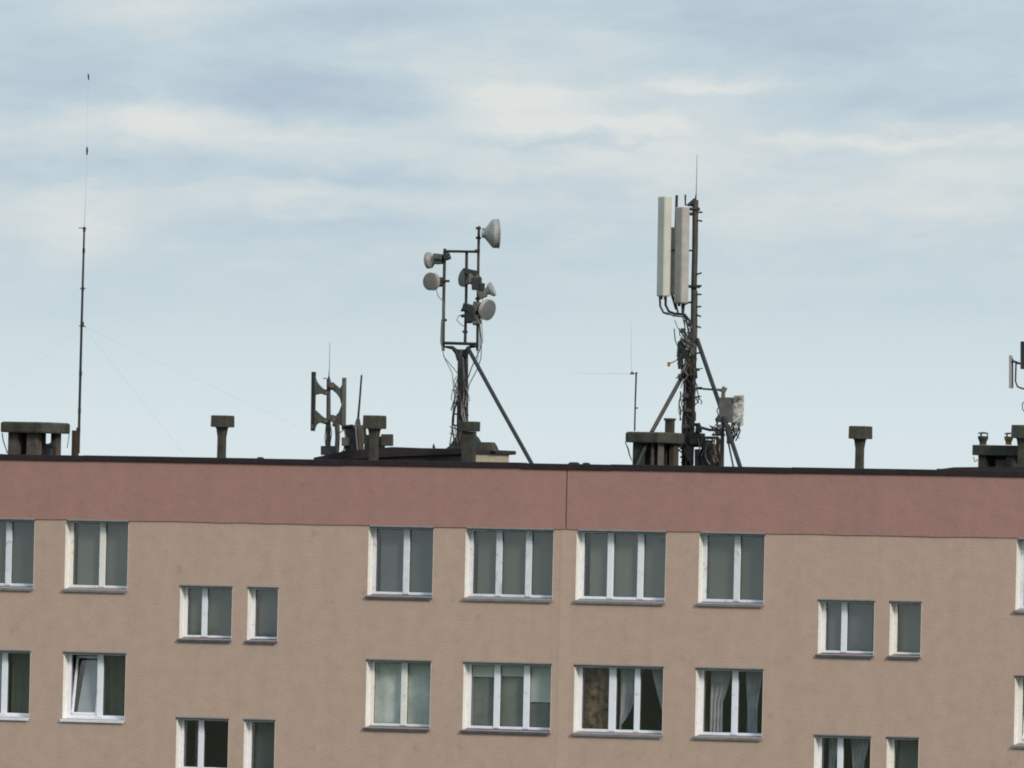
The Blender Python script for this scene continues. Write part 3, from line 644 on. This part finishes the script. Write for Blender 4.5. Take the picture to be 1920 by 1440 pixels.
# curved gussets carrying the frame
m = MB(); m.tube([P(834, 650, YD), P(848, 652, YD), P(857, 660, YD), P(862, 674, YD)], [.02, .04, .06, .07]); m.build('gusset', STEELD, o)
m = MB(); m.tube([P(893, 650, YD), P(882, 650, YD), P(876, 656, YD), P(872, 668, YD)], [.02, .035, .05, .06]); m.build('gusset', STEELD, o)
MB().tube([P(877, 652, YD-.1), P(936, 760, 1.9), P(999, 873, .9)], .042, 8).build('diagonal_strut', STEELD, o)
def dish(c, dirv, r, dep, hub, rad_mat=RADOME, shell=DISH, mount=None, name='microwave_dish', rim=.2, unit=BOXG):
    d = Vector(dirv).normalized(); c = Vector(c)
    m = MB().lathe(c, d, [(-dep, hub), (-dep*.8, hub*1.15), (-dep*.45, r*.62), (-dep*.18, r*.90), (-.02*dep, r), (0, r*1.03), (.012, r), (r*rim, r), (r*rim, r*1.04), (r*rim+.015, r*1.04)], 28)
    s = m.build(name, shell, o, smooth=False)
    MB().lathe(c+d*(r*rim+.0155), d, [(0, r*.985), (r*.05, r*.8), (r*.09, r*.4), (r*.1, .01)], 28).build('radome', rad_mat, s)
    rot = d.to_track_quat('X', 'Z').to_matrix()
    if unit: MB().obox(c-d*(dep+.08), (.17, .15, .20), rot).build('radio_unit', unit, s)
    if mount is not None:
        mm = MB().tube([c-d*(dep+.05), Vector(mount)], .022, 6); mm.build('mount_arm', STEELD, s)
    return s
rr = r0; bk = Vector((fw.x, fw.y, 0)).normalized()     # rr: to the photo's right, bk: away from the camera
up = Vector((0, 0, 1))
dish(P(925, 438, YD), rr*1+bk*.06+up*.04, .30, .24, .07, RADOME, DISH, P(898, 438, YD), rim=.34, unit=None)
MB().obox(P(907, 437, YD), (.06, .12, .20), Matrix.Rotation(TH, 3, 'Z')).build('feed_plate', BOXG, o)
dish(P(807, 488, YD), -rr*.9+bk*.5-up*.1, .165, .13, .07, RADOMED, DISH, P(834, 482, YD), rim=.3)
dish(P(812, 528, YD), -rr*.62-bk*.85, .18, .13, .08, RADOME, DISH, P(833, 526, YD), rim=.5, unit=RUST)
dish(P(873, 521, YD+.1), -rr*.45-bk*.3+up*.1, .19, .18, .09, RADOMED, PANELD, P(875, 518, YD), unit=BOXD)
dish(P(921, 543, YD), rr*.8-bk*.15+up*.35, .15, .13, .06, DISH, DISH, P(897, 535, YD))
dish(P(911, 580, YD), rr*.72-bk*.62-up*.22, .215, .16, .09, RADOMED, PANELD, P(896, 588, YD), rim=.3, unit=BOXD)
for (x, y, a_, b2) in ((884, 511, .28, .12), (887, 522, .2, .2), (894, 532, .2, .26), (904, 538, .10, .16), (877, 577, .2, .16), (886, 584, .2, .2), (885, 594, .26, .22), (893, 600, .16, .2), (822, 481, .2, .12), (838, 481, .12, .14), (893, 575, .14, .2)):
    rot = Matrix.Rotation(random.uniform(-.5, .5), 3, 'Z')@Matrix.Rotation(random.uniform(-.4, .4), 3, 'Y')
    MB().obox(P(x, y, YD-.08), (a_, .14, b2), rot).build('radio_unit', random.choice([BOXG, CONC2, BOXD, BOXD]), o)
m = MB()
for (x, y) in ((897, 428), (897, 446), (833, 527), (838, 527), (873, 575), (869, 582), (869, 593), (872, 622), (895, 470), (833, 600), (873, 505), (896, 560), (896, 605)):
    q = P(x, y, YD); m.obox(q, (.11, .10, .05), Matrix.Rotation(TH, 3, 'Z'))
m.build('pipe_clamps', STEELD, o)
def cable(pts, r, mt, par, Yd):
    MB().tube([P(x, y, Yd) for x, y in pts], r, 6).build('cable', mt, par)
for pts, r, mt in (
  ([(818, 543), (822, 556), (830, 564), (833, 580), (829, 610), (828, 640), (832, 668), (848, 700), (852, 740), (850, 790), (858, 830)], .010, CABLEG),
  ([(828, 600), (826, 640), (833, 670), (850, 690), (858, 700)], .009, CABLE),
  ([(899, 600), (903, 640), (902, 670), (896, 690), (880, 720), (872, 760)], .012, CABLEG),
  ([(898, 590), (900, 630), (900, 655), (884, 690), (870, 730), (868, 800)], .012, CABLE),
  ([(874, 588), (860, 592), (856, 600), (866, 610), (874, 612)], .008, CABLE),
  ([(905, 556), (903, 600), (905, 640), (898, 660)], .009, CABLEG),
  ([(868, 670), (871, 720), (868, 760), (874, 800), (868, 835)], .020, CABLEG),
  ([(861, 690), (859, 740), (852, 770), (848, 800), (852, 830)], .018, CABLE),
  ([(870, 730), (866, 770), (872, 810), (862, 845)], .022, RUST),
  ([(856, 735), (851, 760), (848, 785), (847, 812), (843, 835)], .012, CABLE),
  ([(893, 655), (897, 668), (893, 680), (896, 690)], .008, CABLEG)):
    cable(pts, r, mt, o, YD-.09)
m = MB()
for y in (732, 755, 776, 797): m.tube([P(850, y, YD-.05), P(878, y+2, YD-.05)], .016, 6)
for y in (800, 812): m.tube([P(843, y, YD-.05), P(860, y+6, YD-.05)], .010, 6)
m.build('cable_rungs', STEELD, o)

for k in range(12):
    x = rg.uniform(852, 874); y = rg.uniform(700, 790); pts = [(x, y)]
    for j in range(4): pts.append((min(880, max(846, pts[-1][0]+rg.uniform(-6, 6))), pts[-1][1]+rg.uniform(6, 18)))
    cable(pts, rg.uniform(.008, .016), rg.choice([CABLE, RUST, CABLEG, CABLE]), o, YD-rg.uniform(.1, .2))
# --- TV aerial on the stack
o = thing('television_aerial', 'slim bent pole with a thin horizontal wire arm left of the tallest mast', 'antenna', tuple(P(1190, 808, 1.3)))
MB().tube([P(1190, 808, 1.3), P(1191, 760, 1.3), P(1193, 699, 1.3)], [.017, .017, .019]).build('pole', STEELD, o)
MB().tube([P(1195, 699, 1.3), P(1183, 701, 1.3), P(1075, 700, 1.3)], [.018, .0028, .0010], 4).build('boom', STEELD, o)
MB().lathe(P(1185, 702, 1.3), (0, 0, 1), [(0, .05), (.02, .04), (.06, .01)], 8).build('coupler', STEELD, o)
MB().tube([P(1184, 700, 1.3), P(1183, 600, 1.3)], [.0028, .0012], 5).build('whip', STEELD, o)
MB().tube([P(1191, 765, 1.3), P(1196, 765, 1.3)], .014, 6).build('side_clip', STEELD, o)

# --- the tallest mast
YT = 2.4
o = thing('cellular_mast', 'tallest mast with long pale panel antennas, tangled cables and two raked legs', 'mast', tuple(P(1296, 870, YT)))
def mx(y): return 1304-(y-370)*.012*1 if y < 620 else 1301-(y-620)*.036
MB().tube([P(1304, 375, YT), P(1303, 470, YT), P(1301, 545, YT)], .062, 12).build('main_pole', STEEL, o)
MB().tube([P(1302, 545, YT), P(1301, 620, YT), P(1297, 740, YT), P(1293, 884, YT)], [.068, .074, .078, .082], 12).build('main_pole', STEEL, o)
MB().tube([P(1290, 690, YT+.05), P(1287, 740, YT+.02), P(1283, 800, YT), P(1283, 884, YT)], [.05, .055, .06, .06], 10).build('second_pole', STEELD, o)
MB().tube([P(1279, 706, YT-.1), P(1222, 810, 1.2)], .045, 8).build('raked_leg', STEEL, o)
MB().tube([P(1222, 810, 1.2), P(1193, 878, .8)], .045, 8).build('raked_leg', STEELD, o)
MB().tube([P(1307, 636, YT-.1), P(1347, 752, 1.7), P(1389, 879, .8)], .047, 8).build('raked_leg', STEELD, o)
MB().tube([P(1304, 375, YT), P(1305.5, 362, YT), P(1307, 290, YT)], [.025, .008, .004], 6).build('whip', STEELD, o)
# panels: real boxes turned so that their sides catch the light from the right
def panel_ant(xl, xr, yt, yb, Yd, mt, lean=2.0, yaw=.62, side=PANEL):
    # body width w and depth d chosen so that the outline spans xl..xr
    span = (xr-xl)*PX; w_, d_ = span*.62, span*.86
    c = P((xl+xr)/2, (yt+yb)/2, Yd); hz = (P(xl, yt, Yd).z-P(xl, yb, Yd).z)
    axz = (P((xl+xr)/2, yt, Yd)-P((xl+xr)/2-lean, yb, Yd)).normalized()
    ang = TH+yaw; ax_ = Vector((math.cos(ang), math.sin(ang), 0)); ay = axz.cross(ax_).normalized(); ax_ = ay.cross(axz)
    rot = Matrix((ax_, ay, axz)).transposed()
    m = MB(); m.obox(c, (w_, d_, hz), rot); s = m.build('panel_antenna', mt, o)
    m = MB()
    for k in (-.28, .28): m.obox(c+rot@Vector((k*w_, 0, -hz/2-.03)), (.05, .05, .06), rot)
    m.build('connector', STEELD, s)
    return s
panel_ant(1231.5, 1259, 368, 556, YT-.35, PANEL, 3)
panel_ant(1264, 1293, 388, 569, YT-.25, PANELD, 2.5)
m = MB(); panel(m, 1257, 1270, 426, 553, YT-.2, .12, 1); m.build('panel_antenna', PANELD, o)
MB().tube([P(1269, 366, YT-.15), P(1267, 430, YT-.15)], .030, 8).build('mount_pipe', STEELD, o)
MB().tube([P(1285, 365, YT-.1), P(1285, 384, YT-.1), P(1300, 386, YT)], .020, 8).build('mount_pipe', STEELD, o)
m = MB()
m.tube([P(1290, 385, YT-.1), P(1304, 376, YT)], [.03, .06]); m.tube([P(1288, 392, YT-.15), P(1312, 392, YT)], .035); m.tube([P(1288, 536, YT), P(1315, 536, YT)], [.02, .02]); m.lathe(P(1302, 540, YT), (0, 0, 1), [(0, .12), (.03, .13), (.06, .05)], 10)
m.tube([P(1290, 401, YT-.1), P(1300, 401, YT)], .035); m.tube([P(1250, 468, YT-.3), P(1304, 470, YT)], .018); m.tube([P(1278, 567, YT-.15), P(1300, 567, YT)], .022)
m.build('mount_bracket', STEELD, o)
m = MB()
for y in (398, 414, 513, 552, 575, 592, 613, 662, 694, 745): 
    q = P(mx(y)+9, y, YT); m.obox(q, (.10, .04, .035), Matrix.Rotation(TH, 3, 'Z')@Matrix.Rotation(random.uniform(-.4, .4), 3, 'Y'))
for y in (692, 728-1, 744): m.tube([P(mx(y), y, YT), P(mx(y)+19, y-1, YT)], .010, 6)
m.build('step_bolts', STEELD, o)
for pts, r in (([(1237, 556), (1238, 574), (1244, 586), (1254, 589)], .024), ([(1248, 556), (1248, 572), (1254, 584), (1264, 588), (1284, 590), (1292, 600), (1298, 618)], .028), ([(1266, 552), (1268, 575), (1272, 588)], .022), ([(1260, 553), (1264, 566), (1268, 580)], .03),
               ([(1279, 568), (1280, 590)], .026), ([(1290, 568), (1283, 572), (1281, 590), (1288, 604), (1296, 615)], .018), ([(1253, 588), (1262, 592), (1280, 594), (1284, 610)], .016),
               ([(1286, 596), (1290, 615), (1294, 640), (1290, 680)], .022), ([(1284, 600), (1284, 620), (1290, 635)], .014),
               ([(1264, 616), (1266, 638), (1270, 648), (1277, 644)], .012), ([(1265, 600), (1270, 614), (1276, 622)], .008)):
    cable(pts, r, CABLE if r > .015 else STEELD, o, YT-.12)
for k in range(26):       # tangled jumpers round the radio units
    x = rg.uniform(1269, 1297); y = rg.uniform(612, 690); pts = [(x, y)]
    for j in range(4): pts.append((min(1306, max(1267, pts[-1][0]+rg.uniform(-10, 10))), pts[-1][1]+rg.uniform(3, 15)))
    cable(pts, rg.uniform(.008, .016), rg.choice([CABLE, STEELD, CABLEG, CABLE]), o, YT-rg.uniform(.05, .35))
for (x, y, w_, h_, mt) in ((1279, 650, 9, 26, BOXD), (1290, 640, 9, 20, BOXG), (1276, 680, 8, 24, BOXD), (1287, 684, 8, 26, BOXD), (1299, 655, 8, 22, BOXG), (1281, 620, 9, 9, BOXD), (1297, 690, 9, 30, RUST), (1276, 706, 8, 10, CONC2), (1273, 655, 5, 30, BOXD), (1290, 665, 6, 20, BOXD), (1294, 628, 8, 14, BOXD), (1284, 664, 10, 18, BOXD), (1295, 672, 9, 18, CONC2), (1284, 696, 14, 12, BOXD), (1302, 700, 8, 20, CONC2), (1291, 652, 7, 10, PANELD), (1286, 636, 6, 9, BOXG), (1278, 664, 5, 8, PANELD)):
    MB().obox(P(x, y, YT-.2), (w_*PX, .14, h_*PX), Matrix.Rotation(TH+rg.uniform(-.3, .3), 3, 'Z')@Matrix.Rotation(rg.uniform(-.12, .12), 3, 'Y')).build('radio_unit', mt, o)
m = MB(); m.tube([P(1255, 682, YT-.2), P(1266, 677, YT-.2)], .012); m.obox(P(1254, 683, YT-.2), (.06, .06, .09), Matrix.Rotation(TH, 3, 'Z')); m.build('side_lamp', ORANGE, o)
# long cable runs down to the roof
for k in range(8):
    x0_ = 1281+k*2.6; pts = [(x0_+rg.uniform(-2, 2), y) for y in (700, 735, 770, 805, 840, 882)]
    cable(pts, rg.uniform(.010, .018), rg.choice([CABLE, CABLE, CABLEG, RUST]), o, YT-.12)
MB().tube([P(1305, 728, YT-.05), P(1330, 730, 1.9), P(1352, 731, 1.8)], .020, 6).build('outrigger_arm', STEELD, o)
m = MB(); panel(m, 1288, 1311, 812, 838, YT-.2, .3, 2); m.build('junction_box', ORANGE if False else CONC2, o)
m = MB(); m.tube([P(1296, 790, YT-.1), P(1308, 800, YT-.1), P(1330, 806, YT-.1), P(1352, 806, YT-.1)], .03); m.tube([P(1303, 796, YT-.12), P(1311, 795, YT-.12), P(1314, 803, YT-.12)], .03); m.tube([P(1330, 798, YT-.12), P(1341, 804, YT-.12)], [.008, .04]); m.build('cable_tray', BOXD, o)

for k in range(16):
    x = rg.uniform(1276, 1312); y = rg.uniform(690, 840); pts = [(x, y)]
    for j in range(4): pts.append((min(1316, max(1273, pts[-1][0]+rg.uniform(-9, 9))), pts[-1][1]+rg.uniform(5, 16)))
    cable(pts, rg.uniform(.008, .02), rg.choice([CABLE, STEELD, CABLEG, CABLE]), o, YT-rg.uniform(.1, .4))
for (x, y, w_, h_, mt) in ((1285, 742, 12, 9, BOXD), (1291, 770, 14, 7, CONC2), (1288, 800, 18, 8, BOXD), (1310, 806, 12, 10, BOXD), (1302, 822, 20, 24, CONC2), (1293, 850, 12, 30, BOXD), (1278, 830, 10, 20, BOXD)):
    MB().obox(P(x, y, YT-.25), (w_*PX, .14, h_*PX), Matrix.Rotation(TH+rg.uniform(-.3, .3), 3, 'Z')@Matrix.Rotation(rg.uniform(-.15, .15), 3, 'Y')).build('radio_unit', mt, o)
# --- sector antenna post to the right of the mast
YS = 1.7
o = thing('sector_antenna', 'speckled pale panel and grey radio box on a short post right of the mast', 'antenna', tuple(P(1354, 872, YS)))
MB().tube([P(1356, 735, YS), P(1355, 800, YS), P(1353, 884, YS)], [.035, .04, .05], 8).build('post', STEEL, o)
m = MB(); m.obox(P(1357, 731, YS), (.11, .10, .12), Matrix.Rotation(.5, 3, 'Y')@Matrix.Rotation(.4, 3, 'Z')); m.tube([P(1343, 730, YS), P(1354, 732, YS)], [.02, .035]); m.tube([P(1356, 738, YS), P(1356, 750, YS)], .045); m.build('lightning_head', BOXG, o)
m = MB(); panel(m, 1347, 1372, 745, 792, YS-.25, .18, -1); m.build('radio_unit', BOXG, o)
m = MB(); panel(m, 1375, 1392, 741, 798, YS-.2, .10, 2); m.build('panel_antenna', PANELS, o)
m = MB(); m.tube([P(1372, 752, YS-.15), P(1379, 752, YS-.15)], .015); m.tube([P(1371, 782, YS-.15), P(1379, 782, YS-.15)], .015); m.build('mount_bracket', STEELD, o)
for pts, r in (([(1376, 792), (1374, 805), (1378, 815), (1386, 806), (1388, 792)], .012), ([(1362, 790), (1368, 806), (1376, 818), (1372, 825)], .016), ([(1384, 792), (1384, 806), (1378, 818), (1370, 824)], .014),
               ([(1347, 780), (1342, 786), (1346, 798), (1356, 806)], .018), ([(1349, 760), (1344, 770), (1348, 782)], .012), ([(1366, 796), (1372, 812)], .02)):
    cable(pts, r, CABLE, o, YS-.2)
for k in range(14):
    x = rg.uniform(1344, 1386); pts = [(x, rg.uniform(780, 806))]
    for j in range(3): pts.append((pts[-1][0]+rg.uniform(-7, 6), pts[-1][1]+rg.uniform(4, 11)))
    cable(pts, rg.uniform(.008, .016), rg.choice([CABLE, STEELD, CABLEG]), o, YS-.22)
for (x, y, w_, h_, mt) in ((1348, 786, 10, 9, BOXD), (1352, 800, 8, 10, BOXG), (1364, 800, 9, 8, BOXD), (1380, 806, 7, 8, BOXG), (1384, 746, 10, 6, BOXG), (1350, 812, 14, 6, BOXD)):
    MB().obox(P(x, y, YS-.25), (w_*PX, .10, h_*PX), Matrix.Rotation(TH+rg.uniform(-.3, .3), 3, 'Z')@Matrix.Rotation(rg.uniform(-.3, .3), 3, 'Y')).build('junction_box', mt, o)
MB().tube([P(1360, 800, YS-.1), P(1367, 836, YS-.15), P(1376, 880, YS-.2)], .020, 6).build('stay', STEELD, o)
m = MB(); panel(m, 1362, 1371, 816, 832, YS-.3, .12); m.build('junction_box', BOXD, o)

# --- equipment racks between mast and post
YE = 2.2
o = thing('equipment_rack', 'low rack of cabinets and cables between the tallest mast and short post', 'cabinet', tuple(P(1330, 872, YE)))
m = MB(); panel(m, 1312, 1336, 818, 823, YE, .3); panel(m, 1334, 1349, 813, 817, YE+.05, .3); m.build('rack_top', BOXD, o)
m = MB(); panel(m, 1316, 1327, 825, 884, YE, .25); m.build('cabinet_body', BOXD, o)
m = MB(); panel(m, 1333, 1340, 836, 884, YE, .2, -2); m.build('cabinet_body', PIER, o)
m = MB(); panel(m, 1342, 1349, 822, 884, YE, .2); m.build('cabinet_body', BRICKD, o)
m = MB(); panel(m, 1302, 1309, 842, 884, YE, .2); m.build('cabinet_body', PIER, o)
for k in range(20):
    x = rg.uniform(1306, 1350); pts = [(x, rg.uniform(815, 835))]
    for j in range(4): pts.append((pts[-1][0]+rg.uniform(-6, 6), pts[-1][1]+rg.uniform(4, 13)))
    cable(pts, rg.uniform(.008, .018), rg.choice([CABLE, CABLEG, RUST, BOXG]), o, YE-.1)

# --- pots and chimney block at the right edge
YP = 1.6
o = thing('low_chimney_block', 'low dark chimney block carrying two pots near the right edge', 'chimney', (P(1865, 880, YP).x, YP, ZF))
def bx(xl, xr, yt, yb, Yd, dep, mt, name, par, bev=.01):
    a, b_ = P(xl, yt, Yd), P(xr, yb, Yd); return MB().box((a.x, Yd, b_.z), (b_.x, Yd+dep, a.z), bev=bev).build(name, mt, par)
bx(1823, 1925, 834, 855, YP, .5, CONC2, 'cap', o)
bx(1834, 1848, 849, 895, YP+.08, .3, CONC2, 'pier', o)
bx(1886, 1902, 849, 895, YP+.08, .3, PIER, 'pier', o)
bx(1866, 1895, 862, 895, YP+.15, .2, PIER, 'pier', o)
bx(1846, 1934, 845, 895, YP+.36, .1, BRICKD, 'pier', o)
MB().tube([P(1825, 857, YP), P(1828, 866, YP), P(1833, 862, YP)], .012).build('cable', CABLEG, o)
def cowl(px, pyt, pyb, r, label, mt):
    o = thing('chimney_cowl', label, 'chimney', (P(px, pyb, YP+.15).x, YP+.15, P(px, pyb, YP+.15).z), 'chimney pots with cowls')
    c = P(px, pyb, YP+.15); H = P(px, pyt, YP+.15).z-c.z
    MB().lathe(c, up, [(0.0, r*.75), (H*.2, r*.7), (H*.5, r*1.05), (H*.68, r*1.05)], 14).build('pot_body', mt, o)
    m = MB()
    for k in range(3): a = k*2.1+.5; q = c+Vector((math.cos(a)*r*.85, math.sin(a)*r*.85, H*.66)); m.tube([q, q+Vector((0, 0, H*.24))], .012, 5)
    m.build('cowl_leg', STEELD, o)
    MB().lathe(c+up*H*.86, up, [(0, r*1.15), (H*.08, r*1.0), (H*.14, r*.3)], 14).build('cowl_cap', STEELD, o)
cowl(1843, 810, 834, .10, 'wide chimney pot with raised cowl on left end of low block', CONC2)
cowl(1891, 811, 834, .085, 'narrower ochre stained pot with cowl nearer the right edge', ORANGE)

oh = thing('rooftop_housing', 'low dark felt roof hump under the pots at the right edge', 'roof housing', (P(1900, 884, 2.4).x, 3.0, ZF))
MB().prism([xzp(*p, 2.4) for p in ((1795, 888), (1806, 881), (1830, 878), (1880, 877.5), (1990, 877.5), (1990, 895), (1762, 895))], 1.3, 3.6).build('roof_slab', FELT, oh)
# --- mast cut by the right edge
YX = 2.0
o = thing('edge_antenna_mast', 'partly visible antenna mast with thin panel and dark box at right edge', 'mast', tuple(P(1940, 884, YX)))
MB().tube([P(1940, 620, YX), P(1938, 884, YX)], .06, 10).build('pole', STEEL, o)
m = MB(); panel(m, 1913, 1930, 640, 692, YX-.2, .12); m.build('radio_unit', BOXD, o)
m = MB(); panel(m, 1891.5, 1896, 666, 728, YX-.1, .07); m.build('panel_antenna', PANELD, o)
MB().tube([P(1899, 672, YX-.05), P(1899, 728, YX-.05)], .012, 6).build('mount_pipe', STEEL, o)
MB().tube([P(1898, 676, YX-.1), P(1906, 680, YX-.1), P(1914, 682, YX-.1)], [.02, .03, .02], 6).build('mount_bracket', STEELD, o)
MB().tube([P(1905, 680, YX-.1), P(1904, 715, YX-.1), P(1908, 725, YX-.1), P(1918, 729, YX-.1), P(1938, 728, YX)], .018, 8).build('curved_bracket', STEELD, o)
MB().tube([P(1922, 752, YX-.1), P(1917, 757, YX-.1), P(1917, 767, YX-.1), P(1922, 773, YX-.1)], .010, 6).build('cable', CABLE, o)
MB().tube([P(1938, 752, YX-.1), P(1922, 752, YX-.1)], .010, 6).build('cable', CABLE, o)

# --- small rubble on the roof edge
def lump(px, py, w_, h_, label, mt=FELT):
    q = P(px, py, .12); m = MB(); m.loft([(ZR-.005, q.x-w_/2, q.x+w_/2, .06, .2), (ZR+h_*.6, q.x-w_*.45, q.x+w_*.42, .07, .19), (ZR+h_, q.x-w_*.25, q.x+w_*.3, .09, .17)])
    ob = m.build('felt_offcut', mt, None, origin=(q.x, .12, ZR)); ob['label'] = label; ob['category'] = 'debris'; ob['group'] = 'bits of felt on the roof edge'
lump(1076, 869, .20, .035, 'long flat scrap of felt on roof edge above the pink band seam')
lump(1099, 870, .12, .030, 'short scrap of felt on roof edge just right of the longer scrap')
lump(488, 858, .10, .030, 'small scrap of felt on roof edge left of the ring shaped antenna')
lump(1760, 880, .05, .03, 'tiny scrap of felt on roof edge right of the lone T shaped vent')
